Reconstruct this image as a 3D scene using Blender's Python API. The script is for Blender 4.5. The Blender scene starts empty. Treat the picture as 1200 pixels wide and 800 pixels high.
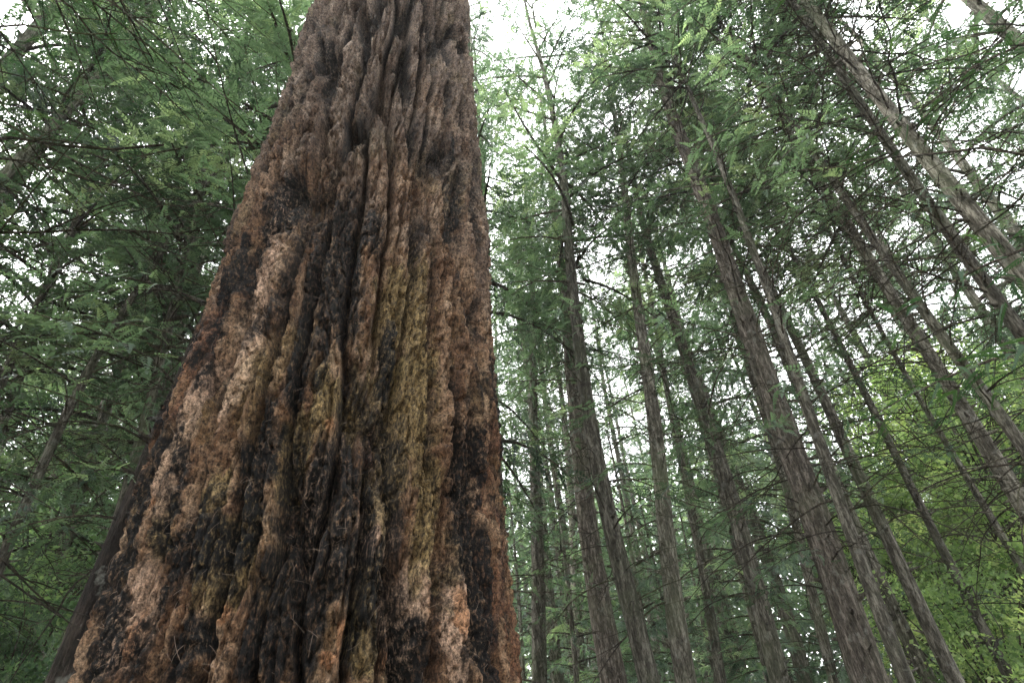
import bpy, math, random
import numpy as np
from mathutils import Matrix, Vector

# ------------------------------------------------------------------ camera, sky, sun, exposure
scene = bpy.context.scene
COL = scene.collection
random.seed(7)
rng = np.random.default_rng(7)

FPX = 680.0
CAM = np.array([0.0, 0.0, 1.5])
PITCH, ROLL = math.radians(36.39), math.radians(4.351)
_R0 = np.array([1.0, 0, 0]); FWD = np.array([0, math.cos(PITCH), math.sin(PITCH)])
_U0 = np.array([0, -math.sin(PITCH), math.cos(PITCH)])
RGT = math.cos(ROLL) * _R0 - math.sin(ROLL) * _U0
UPV = math.sin(ROLL) * _R0 + math.cos(ROLL) * _U0
cam = bpy.data.cameras.new('camera')
cam.sensor_width = 36.0
cam.lens = FPX * 36.0 / 1200.0
cam.clip_start = 0.05
cam.clip_end = 3000
camo = bpy.data.objects.new('camera', cam)
M3 = Matrix(((RGT[0], UPV[0], -FWD[0]), (RGT[1], UPV[1], -FWD[1]), (RGT[2], UPV[2], -FWD[2])))
camo.matrix_world = Matrix.Translation(Vector(CAM)) @ M3.to_4x4()
COL.objects.link(camo)
scene.camera = camo

SUN_EL, SUN_AZ = math.radians(56), math.radians(-80)    # azimuth clockwise from +Y (view direction)
w = bpy.data.worlds.new('World'); scene.world = w; w.use_nodes = True
nt = w.node_tree; nt.nodes.clear()
sky = nt.nodes.new('ShaderNodeTexSky'); sky.sky_type = 'NISHITA'; sky.sun_disc = False
sky.sun_elevation = SUN_EL; sky.sun_rotation = SUN_AZ
sky.air_density = 1.2; sky.dust_density = 4.0; sky.ozone_density = 1.0
hs = nt.nodes.new('ShaderNodeHueSaturation'); hs.inputs['Saturation'].default_value = 0.22
tc = nt.nodes.new('ShaderNodeTexCoord')
cn = nt.nodes.new('ShaderNodeTexNoise'); cn.inputs['Scale'].default_value = 2.2; cn.inputs['Detail'].default_value = 5
cr = nt.nodes.new('ShaderNodeMapRange'); cr.inputs[1].default_value = .3; cr.inputs[2].default_value = .7
cr.inputs[3].default_value = .55; cr.inputs[4].default_value = .95
cm = nt.nodes.new('ShaderNodeMixRGB'); cm.inputs[2].default_value = (8.9, 9.1, 9.2, 1)
bg = nt.nodes.new('ShaderNodeBackground'); bg.inputs['Strength'].default_value = 0.13
ow = nt.nodes.new('ShaderNodeOutputWorld')
nt.links.new(sky.outputs[0], hs.inputs['Color'])
nt.links.new(tc.outputs['Generated'], cn.inputs['Vector'])
nt.links.new(cn.outputs[0], cr.inputs[0])
nt.links.new(cr.outputs[0], cm.inputs[0])
nt.links.new(hs.outputs[0], cm.inputs[1])
nt.links.new(cm.outputs[0], bg.inputs['Color'])
nt.links.new(bg.outputs[0], ow.inputs[0])

sl = bpy.data.lights.new('sun', 'SUN'); sl.energy = 1.5; sl.angle = math.radians(25); sl.color = (1.0, .96, .9)
so = bpy.data.objects.new('sun', sl); COL.objects.link(so)
sd = Vector((math.sin(SUN_AZ) * math.cos(SUN_EL), math.cos(SUN_AZ) * math.cos(SUN_EL), math.sin(SUN_EL)))
so.rotation_euler = sd.to_track_quat('Z', 'Y').to_euler()

vs = scene.view_settings
scene.display_settings.display_device = 'sRGB'
vs.view_transform = 'Standard'; vs.look = 'None'; vs.exposure = 2.6; vs.gamma = 1.0; vs.use_curve_mapping = False
scene.cycles.use_denoising = True
scene.cycles.max_bounces = 5
scene.cycles.diffuse_bounces = 3
scene.cycles.transmission_bounces = 3
scene.cycles.volume_bounces = 1

# ------------------------------------------------------------------ helpers
def ray(x, y):
    d = FWD + (x - 600) / FPX * RGT - (y - 400) / FPX * UPV
    return d / np.linalg.norm(d)

def at_dist(x, y, D):
    """point on the line of sight of a photo position at horizontal distance D"""
    d = ray(x, y); return CAM + d * (D / math.hypot(d[0], d[1]))

def tag(o, label=None, cat=None, group=None, kind=None):
    if label: o['label'] = label
    if cat: o['category'] = cat
    if group: o['group'] = group
    if kind: o['kind'] = kind
    return o

def link(name, data, parent=None):
    o = bpy.data.objects.new(name, data); COL.objects.link(o)
    if parent is not None: o.parent = parent
    return o

def empty(name, loc):
    o = bpy.data.objects.new(name, None); o.location = loc; o.empty_display_size = .2
    COL.objects.link(o); return o

def mesh(name, V, Fq, mat=None, smooth=False, attrs=None):
    """Fq: (n,4) or (n,3) int array"""
    V = np.ascontiguousarray(V, dtype=np.float32); Fq = np.ascontiguousarray(Fq, dtype=np.int32)
    m = bpy.data.meshes.new(name)
    n, k = Fq.shape
    m.vertices.add(len(V)); m.vertices.foreach_set('co', V.ravel())
    m.loops.add(n * k); m.loops.foreach_set('vertex_index', Fq.ravel())
    m.polygons.add(n)
    m.polygons.foreach_set('loop_start', np.arange(0, n * k, k, dtype=np.int32))
    m.polygons.foreach_set('loop_total', np.full(n, k, dtype=np.int32))
    m.update(calc_edges=True)
    m.polygons.foreach_set('use_smooth', np.full(n, smooth, dtype=bool))
    if attrs:
        for nm, arr in attrs.items():
            arr = np.asarray(arr, dtype=np.float32)
            if arr.ndim == 1:
                at = m.attributes.new(nm, 'FLOAT', 'POINT'); at.data.foreach_set('value', arr)
            else:
                at = m.attributes.new(nm, 'FLOAT_COLOR', 'POINT'); at.data.foreach_set('color', arr.ravel())
    if mat: m.materials.append(mat)
    return m

# --- numpy gradient noise
_perm = np.random.default_rng(3).permutation(256).astype(np.int32)
_perm = np.concatenate([_perm, _perm, _perm[:2]])
_grad = np.random.default_rng(4).normal(size=(256, 3)); _grad /= np.linalg.norm(_grad, axis=1)[:, None]
_grad = _grad.astype(np.float32)
def pnoise(x, y, z):
    x, y, z = (np.asarray(q, dtype=np.float32) for q in np.broadcast_arrays(x, y, z))
    xi, yi, zi = np.floor(x).astype(np.int32), np.floor(y).astype(np.int32), np.floor(z).astype(np.int32)
    xf, yf, zf = x - xi, y - yi, z - zi
    u, v, w_ = xf**3 * (xf * (xf * 6 - 15) + 10), yf**3 * (yf * (yf * 6 - 15) + 10), zf**3 * (zf * (zf * 6 - 15) + 10)
    out = 0
    for a in (0, 1):
        wa = u if a else 1 - u
        pa = _perm[(xi + a) & 255]
        for b in (0, 1):
            wb = wa * (v if b else 1 - v)
            pb = _perm[pa + ((yi + b) & 255)]
            for c in (0, 1):
                g = _grad[_perm[pb + ((zi + c) & 255)]]
                out = out + wb * (w_ if c else 1 - w_) * (g[..., 0] * (xf - a) + g[..., 1] * (yf - b) + g[..., 2] * (zf - c))
    return out * 1.5
def fbm(x, y, z, o=3):
    s, a, t = 0, 1.0, 0
    for i in range(o):
        s = s + a * pnoise(x * 2**i + 13.7 * i, y * 2**i + 5.1 * i, z * 2**i); t += a; a *= .5
    return s / t
def sstep(a, b, x):
    t = np.clip((x - a) / (b - a), 0, 1); return t * t * (3 - 2 * t)

# --- tubes
class MB:
    """collects tubes and quads into one mesh (quads only)"""
    def __init__(self): self.V, self.F, self.n = [], [], 0
    def add(self, V, Fq):
        self.V.append(np.asarray(V, dtype=np.float32)); self.F.append(np.asarray(Fq, dtype=np.int32) + self.n); self.n += len(V)
    def tube(self, P, r, k=4):
        P = np.asarray(P, dtype=float); r = np.asarray(r, dtype=float)
        T = np.gradient(P, axis=0); T /= np.linalg.norm(T, axis=1)[:, None] + 1e-9
        ref = np.array([.31, .17, .93]) if abs(T[0, 2]) < .8 else np.array([.9, .3, .1])
        A = np.cross(T, ref); A /= np.linalg.norm(A, axis=1)[:, None] + 1e-9
        B = np.cross(T, A)
        an = np.arange(k) * 2 * math.pi / k
        V = P[:, None] + r[:, None, None] * (np.cos(an)[None, :, None] * A[:, None] + np.sin(an)[None, :, None] * B[:, None])
        n = len(P)
        i = np.arange(n - 1)[:, None] * k; j = np.arange(k)[None]
        jn = (j + 1) % k
        Fq = np.stack([i + j, i + jn, i + k + jn, i + k + j], -1).reshape(-1, 4)
        self.add(V.reshape(-1, 3), Fq)
    def build(self, name, mat, smooth=True, attrs=None):
        return mesh(name, np.concatenate(self.V), np.concatenate(self.F), mat, smooth, attrs)

# ------------------------------------------------------------------ materials
def newmat(name):
    m = bpy.data.materials.new(name); m.use_nodes = True
    t = m.node_tree; t.nodes.clear()
    return m, t, (lambda k: t.nodes.new('ShaderNode' + k)), t.links.new
def ramp(t, fac, stops):
    n = t.nodes.new('ShaderNodeValToRGB'); e = n.color_ramp.elements
    while len(e) < len(stops): e.new(.5)
    for el, (p, c) in zip(e, stops): el.position = p; el.color = (*c, 1)
    t.links.new(fac, n.inputs[0]); return n.outputs[0]
def mixc(t, fac, a, b, blend='MIX'):
    n = t.nodes.new('ShaderNodeMixRGB'); n.blend_type = blend
    for s, v in ((0, fac), (1, a), (2, b)):
        if hasattr(v, 'is_linked'): t.links.new(v, n.inputs[s])
        elif isinstance(v, (int, float)): n.inputs[s].default_value = v
        else: n.inputs[s].default_value = (*v, 1)
    return n.outputs[0]
def noise_n(t, vec, scale, detail=4, rough=.55, mapscale=None):
    n = t.nodes.new('ShaderNodeTexNoise'); n.inputs['Scale'].default_value = scale
    n.inputs['Detail'].default_value = detail; n.inputs['Roughness'].default_value = rough
    if mapscale:
        mp = t.nodes.new('ShaderNodeMapping'); mp.inputs['Scale'].default_value = mapscale
        t.links.new(vec, mp.inputs[0]); vec = mp.outputs[0]
    t.links.new(vec, n.inputs['Vector']); return n.outputs[0]

def leaf_mat(name, c0, c1, c2, trans=.4):
    m, t, N, L = newmat(name)
    at = N('Attribute'); at.attribute_name = 'tint'
    oi = N('ObjectInfo')
    col = ramp(t, at.outputs['Fac'], [(0, c0), (.55, c1), (1, c2)])
    hv = N('HueSaturation')
    mr = N('MapRange'); mr.inputs[3].default_value = .62; mr.inputs[4].default_value = 1.35
    L(oi.outputs['Random'], mr.inputs[0]); L(mr.outputs[0], hv.inputs['Value'])
    L(col, hv.inputs['Color'])
    d = N('BsdfPrincipled'); d.inputs['Roughness'].default_value = .55
    d.inputs['Specular IOR Level'].default_value = .25
    L(hv.outputs[0], d.inputs['Base Color'])
    tr = N('BsdfTranslucent')
    tcol = mixc(t, 1.0, hv.outputs[0], (1.25, 1.35, .75), 'MULTIPLY')
    L(tcol, tr.inputs['Color'])
    mx = N('MixShader'); mx.inputs[0].default_value = trans
    L(d.outputs[0], mx.inputs[1]); L(tr.outputs[0], mx.inputs[2])
    o = N('OutputMaterial'); L(mx.outputs[0], o.inputs[0])
    return m
LEAF = leaf_mat('conifer_leaf', (.026, .047, .036), (.092, .138, .106), (.22, .275, .19), .54)
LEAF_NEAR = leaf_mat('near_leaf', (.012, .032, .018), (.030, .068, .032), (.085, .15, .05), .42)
LEAF_BROAD = leaf_mat('broad_leaf', (.07, .115, .055), (.18, .255, .12), (.36, .41, .21), .6)
LEAF_DULL = leaf_mat('dull_broad_leaf', (.04, .075, .045), (.09, .15, .085), (.19, .26, .14), .55)

def mulc(c, k): return tuple(q * k for q in c)
def bark_mat(name, ca, cb, cmoss, moss=.35):
    m, t, N, L = newmat(name)
    g = N('NewGeometry'); pos = g.outputs['Position']
    oi = N('ObjectInfo')
    n1 = noise_n(t, pos, 1.0, 6, .7, (17, 17, 3.2))
    n2 = noise_n(t, pos, .8, 3, .6)
    n3 = noise_n(t, pos, 1.0, 4, .65, (52, 52, 15))
    n4 = noise_n(t, pos, 5, 4, .7)
    base = ramp(t, n1, [(.32, mulc(ca, .55)), (.48, ca), (.6, cb), (.74, mulc(cb, 1.35))])
    base = mixc(t, 1, base, ramp(t, n3, [(.35, (.4, .38, .36)), (.5, (1, 1, 1)), (.7, (1.4, 1.4, 1.4))]), 'MULTIPLY')
    lm_ = N('MapRange'); lm_.inputs[1].default_value = .58; lm_.inputs[2].default_value = .68; lm_.inputs[4].default_value = .55; L(n4, lm_.inputs[0])
    base = mixc(t, lm_.outputs[0], base, (.20, .205, .18))
    f = N('MapRange'); f.inputs[1].default_value = .48; f.inputs[2].default_value = .75; f.inputs[4].default_value = moss
    L(n2, f.inputs[0])
    base = mixc(t, f.outputs[0], base, cmoss)
    hv = N('HueSaturation'); mr = N('MapRange'); mr.inputs[3].default_value = .7; mr.inputs[4].default_value = 1.45
    L(oi.outputs['Random'], mr.inputs[0]); L(mr.outputs[0], hv.inputs['Value']); L(base, hv.inputs['Color'])
    p = N('BsdfPrincipled'); p.inputs['Roughness'].default_value = .9; p.inputs['Specular IOR Level'].default_value = .15
    L(hv.outputs[0], p.inputs['Base Color'])
    b = N('Bump'); b.inputs['Strength'].default_value = 1; b.inputs['Distance'].default_value = .06
    ad = N('Math'); ad.operation = 'ADD'; L(n1, ad.inputs[0]); L(n3, ad.inputs[1])
    L(ad.outputs[0], b.inputs['Height']); L(b.outputs[0], p.inputs['Normal'])
    o = N('OutputMaterial'); L(p.outputs[0], o.inputs[0])
    return m
BARK = bark_mat('grey_brown_bark', (.075, .069, .055), (.20, .188, .155), (.10, .125, .065), .55)
BARK_RED = bark_mat('stringy_bark', (.065, .056, .046), (.16, .14, .118), (.08, .095, .05), .45)
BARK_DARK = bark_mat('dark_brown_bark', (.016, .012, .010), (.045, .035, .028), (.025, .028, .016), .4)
TWIG = bark_mat('dead_twig', (.04, .033, .026), (.095, .08, .06), (.07, .085, .03), .6)

# ------------------------------------------------------------------ ground
def build_ground():
    n = 90
    t = np.linspace(-1, 1, n); c = np.sign(t) * np.abs(t) ** 2.6 * 1200
    X, Y = np.meshgrid(c, c)
    r = np.hypot(X, Y)
    Z = (.25 * pnoise(X * .12, Y * .12, 0 * X) + .05 * pnoise(X * .7, Y * .7, 0 * X + 4)) * np.minimum(1, 60 / (r + 1e-3)) - .12
    i = np.arange(n - 1)[:, None] * n + np.arange(n - 1)[None]
    Fq = np.stack([i, i + 1, i + n + 1, i + n], -1).reshape(-1, 4)
    m, tt, N, L = newmat('forest_floor')
    g = N('NewGeometry')
    a = noise_n(tt, g.outputs['Position'], .6, 6, .65); b = noise_n(tt, g.outputs['Position'], 18, 5, .7)
    col = ramp(tt, a, [(.35, (.055, .038, .024)), (.55, (.10, .068, .04)), (.7, (.05, .075, .025))])
    col = mixc(tt, b, mixc(tt, .6, col, (.02, .016, .012)), col)
    p = N('BsdfPrincipled'); p.inputs['Roughness'].default_value = 1
    L(col, p.inputs['Base Color'])
    bp = N('Bump'); bp.inputs['Distance'].default_value = .04; L(b, bp.inputs['Height']); L(bp.outputs[0], p.inputs['Normal'])
    o = N('OutputMaterial'); L(p.outputs[0], o.inputs[0])
    tag(link('ground', mesh('ground', np.stack([X, Y, Z], -1).reshape(-1, 3), Fq, m, True)),
        'brown forest floor under the conifers', 'ground', kind='structure')
build_ground()

# ------------------------------------------------------------------ the giant trunk
GD = 3.0
GAZ = math.radians(-18.6)
GX, GY = GD * math.sin(GAZ), GD * math.cos(GAZ)
_gs = GD / 2.6
G_Z = np.array([-.6, 0, .5, 1.2, 1.75, 2.2, 2.7, 3.0, 3.35, 3.75, 4.2, 4.8, 5.45, 6.35, 7.6, 12, 22, 34, 42])
G_R = np.array([1.25, 1.13, .985, .905, .873, .862, .868, .858, .835, .826, .826, .828, .818, .80, .782, .68, .47, .2, .03]) - .012
def g_radius(z): return np.interp(z, G_Z, G_R)

def trunk_uv(x, y):
    """angle round the giant trunk and height where a photo position falls on it"""
    d = ray(x, y); h = math.hypot(d[0], d[1]); ux, uy = d[0] / h, d[1] / h
    s = GX * ux + GY * uy; q = abs(GX * uy - GY * ux); r = .84
    t = s - math.sqrt(max(r * r - q * q, 0)); z = CAM[2] + t * d[2] / h
    r = float(g_radius(z)); t = s - math.sqrt(max(r * r - q * q, 0)); z = CAM[2] + t * d[2] / h
    return math.atan2(uy * t - GY, ux * t - GX), z, t / h

CHAR = [  # x, y, half width, half height (photo positions of the burnt patches)
    (388, 330, 38, 90), (330, 240, 30, 30), (285, 320, 18, 60), (395, 570, 34, 60), (385, 660, 52, 60), (335, 690, 40, 110),
    (240, 630, 35, 60), (485, 760, 22, 45), (552, 560, 17, 100), (565, 700, 14, 110), (583, 480, 14, 60), (212, 450, 22, 80),
    (176, 560, 30, 70), (146, 670, 34, 80), (122, 770, 34, 60), (300, 560, 26, 90), (215, 590, 14, 60), (440, 280, 14, 40),
    (355, 430, 16, 50), (300, 760, 30, 50), (455, 430, 9, 40), (225, 760, 24, 40), (533, 260, 9, 80), (430, 640, 9, 100)]
MOSS = [(480, 470, 55, 90), (465, 560, 40, 60), (400, 470, 40, 40), (270, 650, 30, 60), (500, 590, 30, 90), (345, 520, 20, 50),
        (205, 620, 14, 30), (470, 350, 30, 60), (430, 720, 20, 60), (255, 590, 20, 40)]
ORANGE = [(262, 722, 12, 15), (190, 593, 8, 8), (385, 770, 12, 14), (388, 500, 7, 14), (550, 690, 8, 26), (455, 770, 7, 22),
          (400, 740, 8, 20), (350, 660, 5, 10), (535, 720, 6, 30), (165, 740, 10, 40), (420, 580, 5, 16)]
PALE = [(300, 380, 14, 80), (450, 610, 32, 60), (220, 520, 22, 70), (310, 280, 12, 60), (470, 700, 34, 60), (370, 600, 14, 60),
        (160, 720, 20, 60), (540, 740, 16, 50), (440, 460, 20, 60)]
RED = [(588, 620, 16, 120), (600, 740, 16, 60), (440, 520, 12, 50), (590, 420, 16, 50), (440, 620, 12, 60), (230, 430, 18, 60)]

def blob_field(th, z, blobs, wob):
    out = np.zeros_like(th)
    for x, y, a, b in blobs:
        t0, z0, dist = trunk_uv(x, y)
        t1, z1, _ = trunk_uv(x + (a if x < 350 else -a), y)
        _, z2, _ = trunk_uv(x, y - b); _, z3, _ = trunk_uv(x, y + b)
        da = max(abs(t1 - t0), .02); db = max(abs(z2 - z3) / 2, .02)
        dt = (th - t0 + math.pi) % (2 * math.pi) - math.pi
        d = np.sqrt((dt / da) ** 2 + ((z - z0) / db) ** 2) + wob
        out = np.maximum(out, 1 - sstep(.62, 1.12, d))
    return out

def voronoi_edge(s, v, per, seed):
    """F2-F1 of a jittered grid, periodic in s with per cells"""
    si = np.floor(s).astype(int)
    rr = np.random.default_rng(seed); tab = rr.random((256, 256, 2)).astype(np.float32); off = rr.random(256).astype(np.float32)
    f1 = np.full(s.shape, 9., np.float32); f2 = f1.copy(); idv = np.zeros(s.shape, np.float32)
    for a in (-1, 0, 1):
        cs = si + a; ov = off[cs % per]; vi = np.floor(v - ov).astype(int)
        for b in (-1, 0, 1):
            cv = vi + b
            p = tab[cs % per, cv % 256]
            d = np.hypot(cs + .15 + .7 * p[..., 0] - s, cv + ov + p[..., 1] - v).astype(np.float32)
            nearer = d < f1
            f2 = np.where(nearer, f1, np.minimum(f2, d)); idv = np.where(nearer, p[..., 0] * .7 + p[..., 1] * .3, idv); f1 = np.where(nearer, d, f1)
    return f2 - f1, idv

def build_giant():
    facing = math.atan2(-GY, -GX)
    th = np.concatenate([np.linspace(-1.92, 1.92, 600), np.linspace(1.92, 2 * math.pi - 1.92, 62)[1:-1]]) + facing
    zs = [1.25]
    while zs[-1] < 8.2:
        h = zs[-1] - CAM[2]; dist2 = 2.15 ** 2 + h * h
        zs.append(zs[-1] + dist2 / 2.15 * .00265 * (1 if zs[-1] < 7.6 else 2))
    z = np.concatenate([np.linspace(-.6, 1.25, 50)[:-1], zs, np.linspace(8.2, 42, 150)[1:]])
    z[-1] = 42
    TH, Z = np.meshgrid(th, z)
    R = g_radius(Z).astype(np.float32)
    C, S = np.cos(TH), np.sin(TH)
    RN = .85
    x3, y3 = C * RN, S * RN
    # plates of thick bark: stretched cells split by narrow jagged cracks
    wz = fbm(x3 * 1.9, y3 * 1.9, Z * .75, 3); wz2 = fbm(x3 * 6 + 9, y3 * 6, Z * 1.8, 3)
    jag = fbm(x3 * 20 + 3, y3 * 20, Z * 7, 3)
    tw = TH + .10 * wz + .038 * wz2 + .026 * jag
    xa, ya = np.cos(tw) * RN, np.sin(tw) * RN
    n1_ = 38; e1, id1 = voronoi_edge(tw / (2 * math.pi) * n1_, Z / 2.3 + .5 * fbm(x3 * 3 + 4, y3 * 3, Z * .6 + 7, 2), n1_, 11)
    n2_ = 80; e2, id2 = voronoi_edge(tw / (2 * math.pi) * n2_ + .2 * wz2, Z / .85 + .5 * wz + .25 * jag, n2_, 12)
    n3_ = 170; e3, id3 = voronoi_edge(tw / (2 * math.pi) * n3_ + .3 * jag, Z / .17 + .5 * jag, n3_, 13)
    wid = .16 + .13 * fbm(x3 * 2.4, y3 * 2.4, Z * .9 + 20, 2)
    plate = np.clip((e1 - .03) / np.maximum(wid * 2.4, .2), 0, 1); plate = sstep(0, 1, plate) ** .7; crack = 1 - sstep(.02, .16, e1); plate2 = sstep(0, .42, e2) ** .8; plate3 = sstep(0, .35, e3)
    rid = fbm(xa * 14, ya * 14, Z * 1.2, 3)
    cr = fbm(x3 * 24, y3 * 24, Z * 11, 3)
    pit = sstep(.10, .40, fbm(x3 * 33 + 8, y3 * 33, Z * 15, 2))
    pit2 = sstep(.05, .4, pnoise(x3 * 66, y3 * 66, Z * 34))
    fine = fbm(x3 * 64, y3 * 64, Z * 30, 2)
    amp = .95 + .4 * fbm(x3 * 1.1, y3 * 1.1, Z * .5 + 3, 2)
    fluting = .045 * fbm(x3 * 1.6 + 2, y3 * 1.6, Z * .22, 2)
    disp = fluting + amp * (.115 * (plate - 1) - .03 * crack + .030 * (id1 - .5) * plate + .045 * (plate2 - 1) * (.4 + .6 * plate) + .024 * (id2 - .5)
                            + .024 * (plate3 - 1) + .010 * (id3 - .5)) + .022 * rid + .009 * cr - .009 * pit - .008 * pit2 + .006 * fine
    # shaggy overhangs: push the lower rim of lumps out
    RR = np.maximum(R + .040 + disp * np.minimum(1, R / .5), .01)
    lz = .006 * cr + .005 * fine - .004 * pit
    X = GX * 0 + RR * C; Y = RR * S; ZZ = Z + lz * (Z > .2) * (Z < 20)
    V = np.stack([X, Y, ZZ], -1).reshape(-1, 3)
    nr, nc = TH.shape
    i = (np.arange(nr - 1)[:, None] * nc); j = np.arange(nc)[None]; jn = (j + 1) % nc
    Fq = np.stack([i + j, i + jn, i + nc + jn, i + nc + j], -1).reshape(-1, 4)
    wob = .8 * fbm(xa * 9, ya * 9, Z * 2.0, 4) + .6 * cr + .8 * rid + .5 * (id2 - .5) + .4 * (id3 - .5) - .12
    char_and_shade = blob_field(TH, Z, CHAR, wob)
    soot = sstep(.30, .44, fbm(x3 * 5 + 3, y3 * 5, Z * 1.1, 4) + .3 * rid + .2 * cr) * sstep(6.5, 3.0, Z) * .9
    pres = sstep(-.3, .08, fbm(x3 * 3.5, y3 * 3.5 + 6, Z * 1.3, 3))      # patchy charring, also painting shade into the cracks between plates
    charred_crack_shade = (1 - sstep(.13, .40, e1 + .22 * cr + .12 * rid)) * pres * .92
    char_and_shade = np.clip(np.maximum(np.maximum(char_and_shade, soot), charred_crack_shade), 0, 1)  # burnt patches and soot, plus the dark shade painted along cracks
    moss = blob_field(TH, Z, MOSS, wob); orange = blob_field(TH, Z, ORANGE, .2 + .6 * wob)
    pale = blob_field(TH, Z, PALE, wob); red = blob_field(TH, Z, RED, wob)
    m1 = np.stack([char_and_shade, moss, orange, np.ones_like(char_and_shade)], -1).reshape(-1, 4)
    m2 = np.stack([pale, red, sstep(-.35, .35, (Z - 4.3) * .35 + .8 * fbm(x3 * 3, y3 * 3, Z * 1.2 + 40, 3)), np.ones_like(char_and_shade)], -1).reshape(-1, 4)

    m, t, N, L = newmat('burnt_fibrous_bark')
    g = N('NewGeometry'); tcn = N('TexCoord'); pos = tcn.outputs['Object']
    a1 = N('Attribute'); a1.attribute_name = 'stain_and_shade'; a2 = N('Attribute'); a2.attribute_name = 'tone'
    s1 = N('SeparateColor'); L(a1.outputs['Color'], s1.inputs[0]); s2n = N('SeparateColor'); L(a2.outputs['Color'], s2n.inputs[0])
    nb = noise_n(t, pos, 1, 6, .65, (9, 9, 3)); nf = noise_n(t, pos, 1, 5, .7, (70, 70, 38)); nm = noise_n(t, pos, 1, 4, .6, (3, 3, 1.4))
    ng = noise_n(t, pos, 130, 4, .75)
    base = ramp(t, nb, [(.28, (.046, .023, .012)), (.44, (.105, .058, .032)), (.58, (.195, .127, .079)), (.74, (.29, .21, .145))])
    upper = ramp(t, nb, [(.28, (.036, .026, .020)), (.46, (.082, .062, .050)), (.60, (.15, .118, .096)), (.76, (.235, .195, .165))])
    base = mixc(t, mixc(t, 1, s2n.outputs[2], (.8, .8, .8), 'MULTIPLY'), base, upper)
    base = mixc(t, mixc(t, 1, s2n.outputs[1], (.75, .75, .75), 'MULTIPLY'), base, (.12, .055, .032))
    base = mixc(t, mixc(t, 1, s2n.outputs[0], (.75, .75, .75), 'MULTIPLY'), base, (.34, .235, .17))
    mossc = ramp(t, nf, [(.35, (.075, .055, .022)), (.65, (.18, .132, .058))])
    base = mixc(t, mixc(t, 1, s1.outputs[1], (.78, .78, .78), 'MULTIPLY'), base, mossc)
    mk = N('MapRange'); mk.inputs[1].default_value = .55; mk.inputs[2].default_value = .72; mk.inputs[4].default_value = .5; L(nm, mk.inputs[0])
    base = mixc(t, mk.outputs[0], base, mixc(t, .5, base, (.15, .14, .05)))
    base = mixc(t, mixc(t, 1, s1.outputs[2], (.75, .75, .75), 'MULTIPLY'), base, (.30, .15, .075))
    grain = mixc(t, 1, ramp(t, nf, [(.37, (.20, .18, .165)), (.49, (1, 1, 1)), (.64, (1.8, 1.75, 1.7))]), ramp(t, ng, [(.32, (.30, .28, .27)), (.5, (1, 1, 1)), (.70, (1.8, 1.75, 1.68))]), 'MULTIPLY')
    base = mixc(t, 1, base, grain, 'MULTIPLY')
    char_shade_col = ramp(t, nf, [(.3, (.0025, .0025, .0027)), (.6, (.006, .006, .006)), (.8, (.020, .019, .018))])
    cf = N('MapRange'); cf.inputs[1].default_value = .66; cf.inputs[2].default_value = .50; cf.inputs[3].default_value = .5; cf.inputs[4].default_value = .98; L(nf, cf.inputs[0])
    base = mixc(t, mixc(t, 1, s1.outputs[0], cf.outputs[0], 'MULTIPLY'), base, char_shade_col)
    p = N('BsdfPrincipled'); L(base, p.inputs['Base Color'])
    p.inputs['Roughness'].default_value = .85; p.inputs['Specular IOR Level'].default_value = .2
    b1 = N('Bump'); b1.inputs['Strength'].default_value = .9; b1.inputs['Distance'].default_value = .03; L(nf, b1.inputs['Height'])
    b2 = N('Bump'); b2.inputs['Strength'].default_value = .6; b2.inputs['Distance'].default_value = .010; L(ng, b2.inputs['Height'])
    L(b1.outputs[0], b2.inputs['Normal']); L(b2.outputs[0], p.inputs['Normal'])
    o = N('OutputMaterial'); L(p.outputs[0], o.inputs[0])

    root = empty('giant_conifer', (GX, GY, 0))
    tag(root, 'huge old conifer with deeply furrowed red brown bark and black fire scars', 'tree')
    tr = link('trunk', mesh('trunk', V, Fq, m, True, {'stain_and_shade': m1, 'tone': m2}), root)

    # loose fibres of shredded bark standing off the surface
    fm, t2, N2, L2 = newmat('bark_fibre')
    pp = N2('BsdfPrincipled'); pp.inputs['Base Color'].default_value = (.22, .16, .12, 1); pp.inputs['Roughness'].default_value = .9
    oo = N2('OutputMaterial'); L2(pp.outputs[0], oo.inputs[0])
    fb = MB()
    Vg = V.reshape(nr, nc, 3)
    zi = np.where((z > 1.4) & (z < 6.5))[0]
    for _ in range(2600):
        r_, c_ = int(rng.choice(zi)), int(rng.integers(20, 580))
        if rng.random() > .35 + .65 * char_and_shade[r_, c_]: continue
        P0 = Vg[r_, c_]; nrm = np.array([C[r_, c_], S[r_, c_], 0.]); tan = np.array([-S[r_, c_], C[r_, c_], 0.])
        Ln = rng.uniform(.015, .06); ang = rng.uniform(0, 6.28)
        d = tan * math.cos(ang) + np.array([0, 0, 1.]) * math.sin(ang)
        bend = rng.normal(0, .4, 3)
        tt = np.linspace(0, 1, 4)[:, None]
        P = P0 + nrm * (.010 * np.sin(tt * 2.6)) + d * Ln * tt + bend * Ln * tt * tt * .6
        fb.tube(P, np.linspace(.0006, .0003, 4), 3)
    f = link('bark_fibre', fb.build('bark_fibre', fm), tr); tag(f, kind='stuff')
    return root, tr
GIANT, GTRUNK = build_giant()

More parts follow.
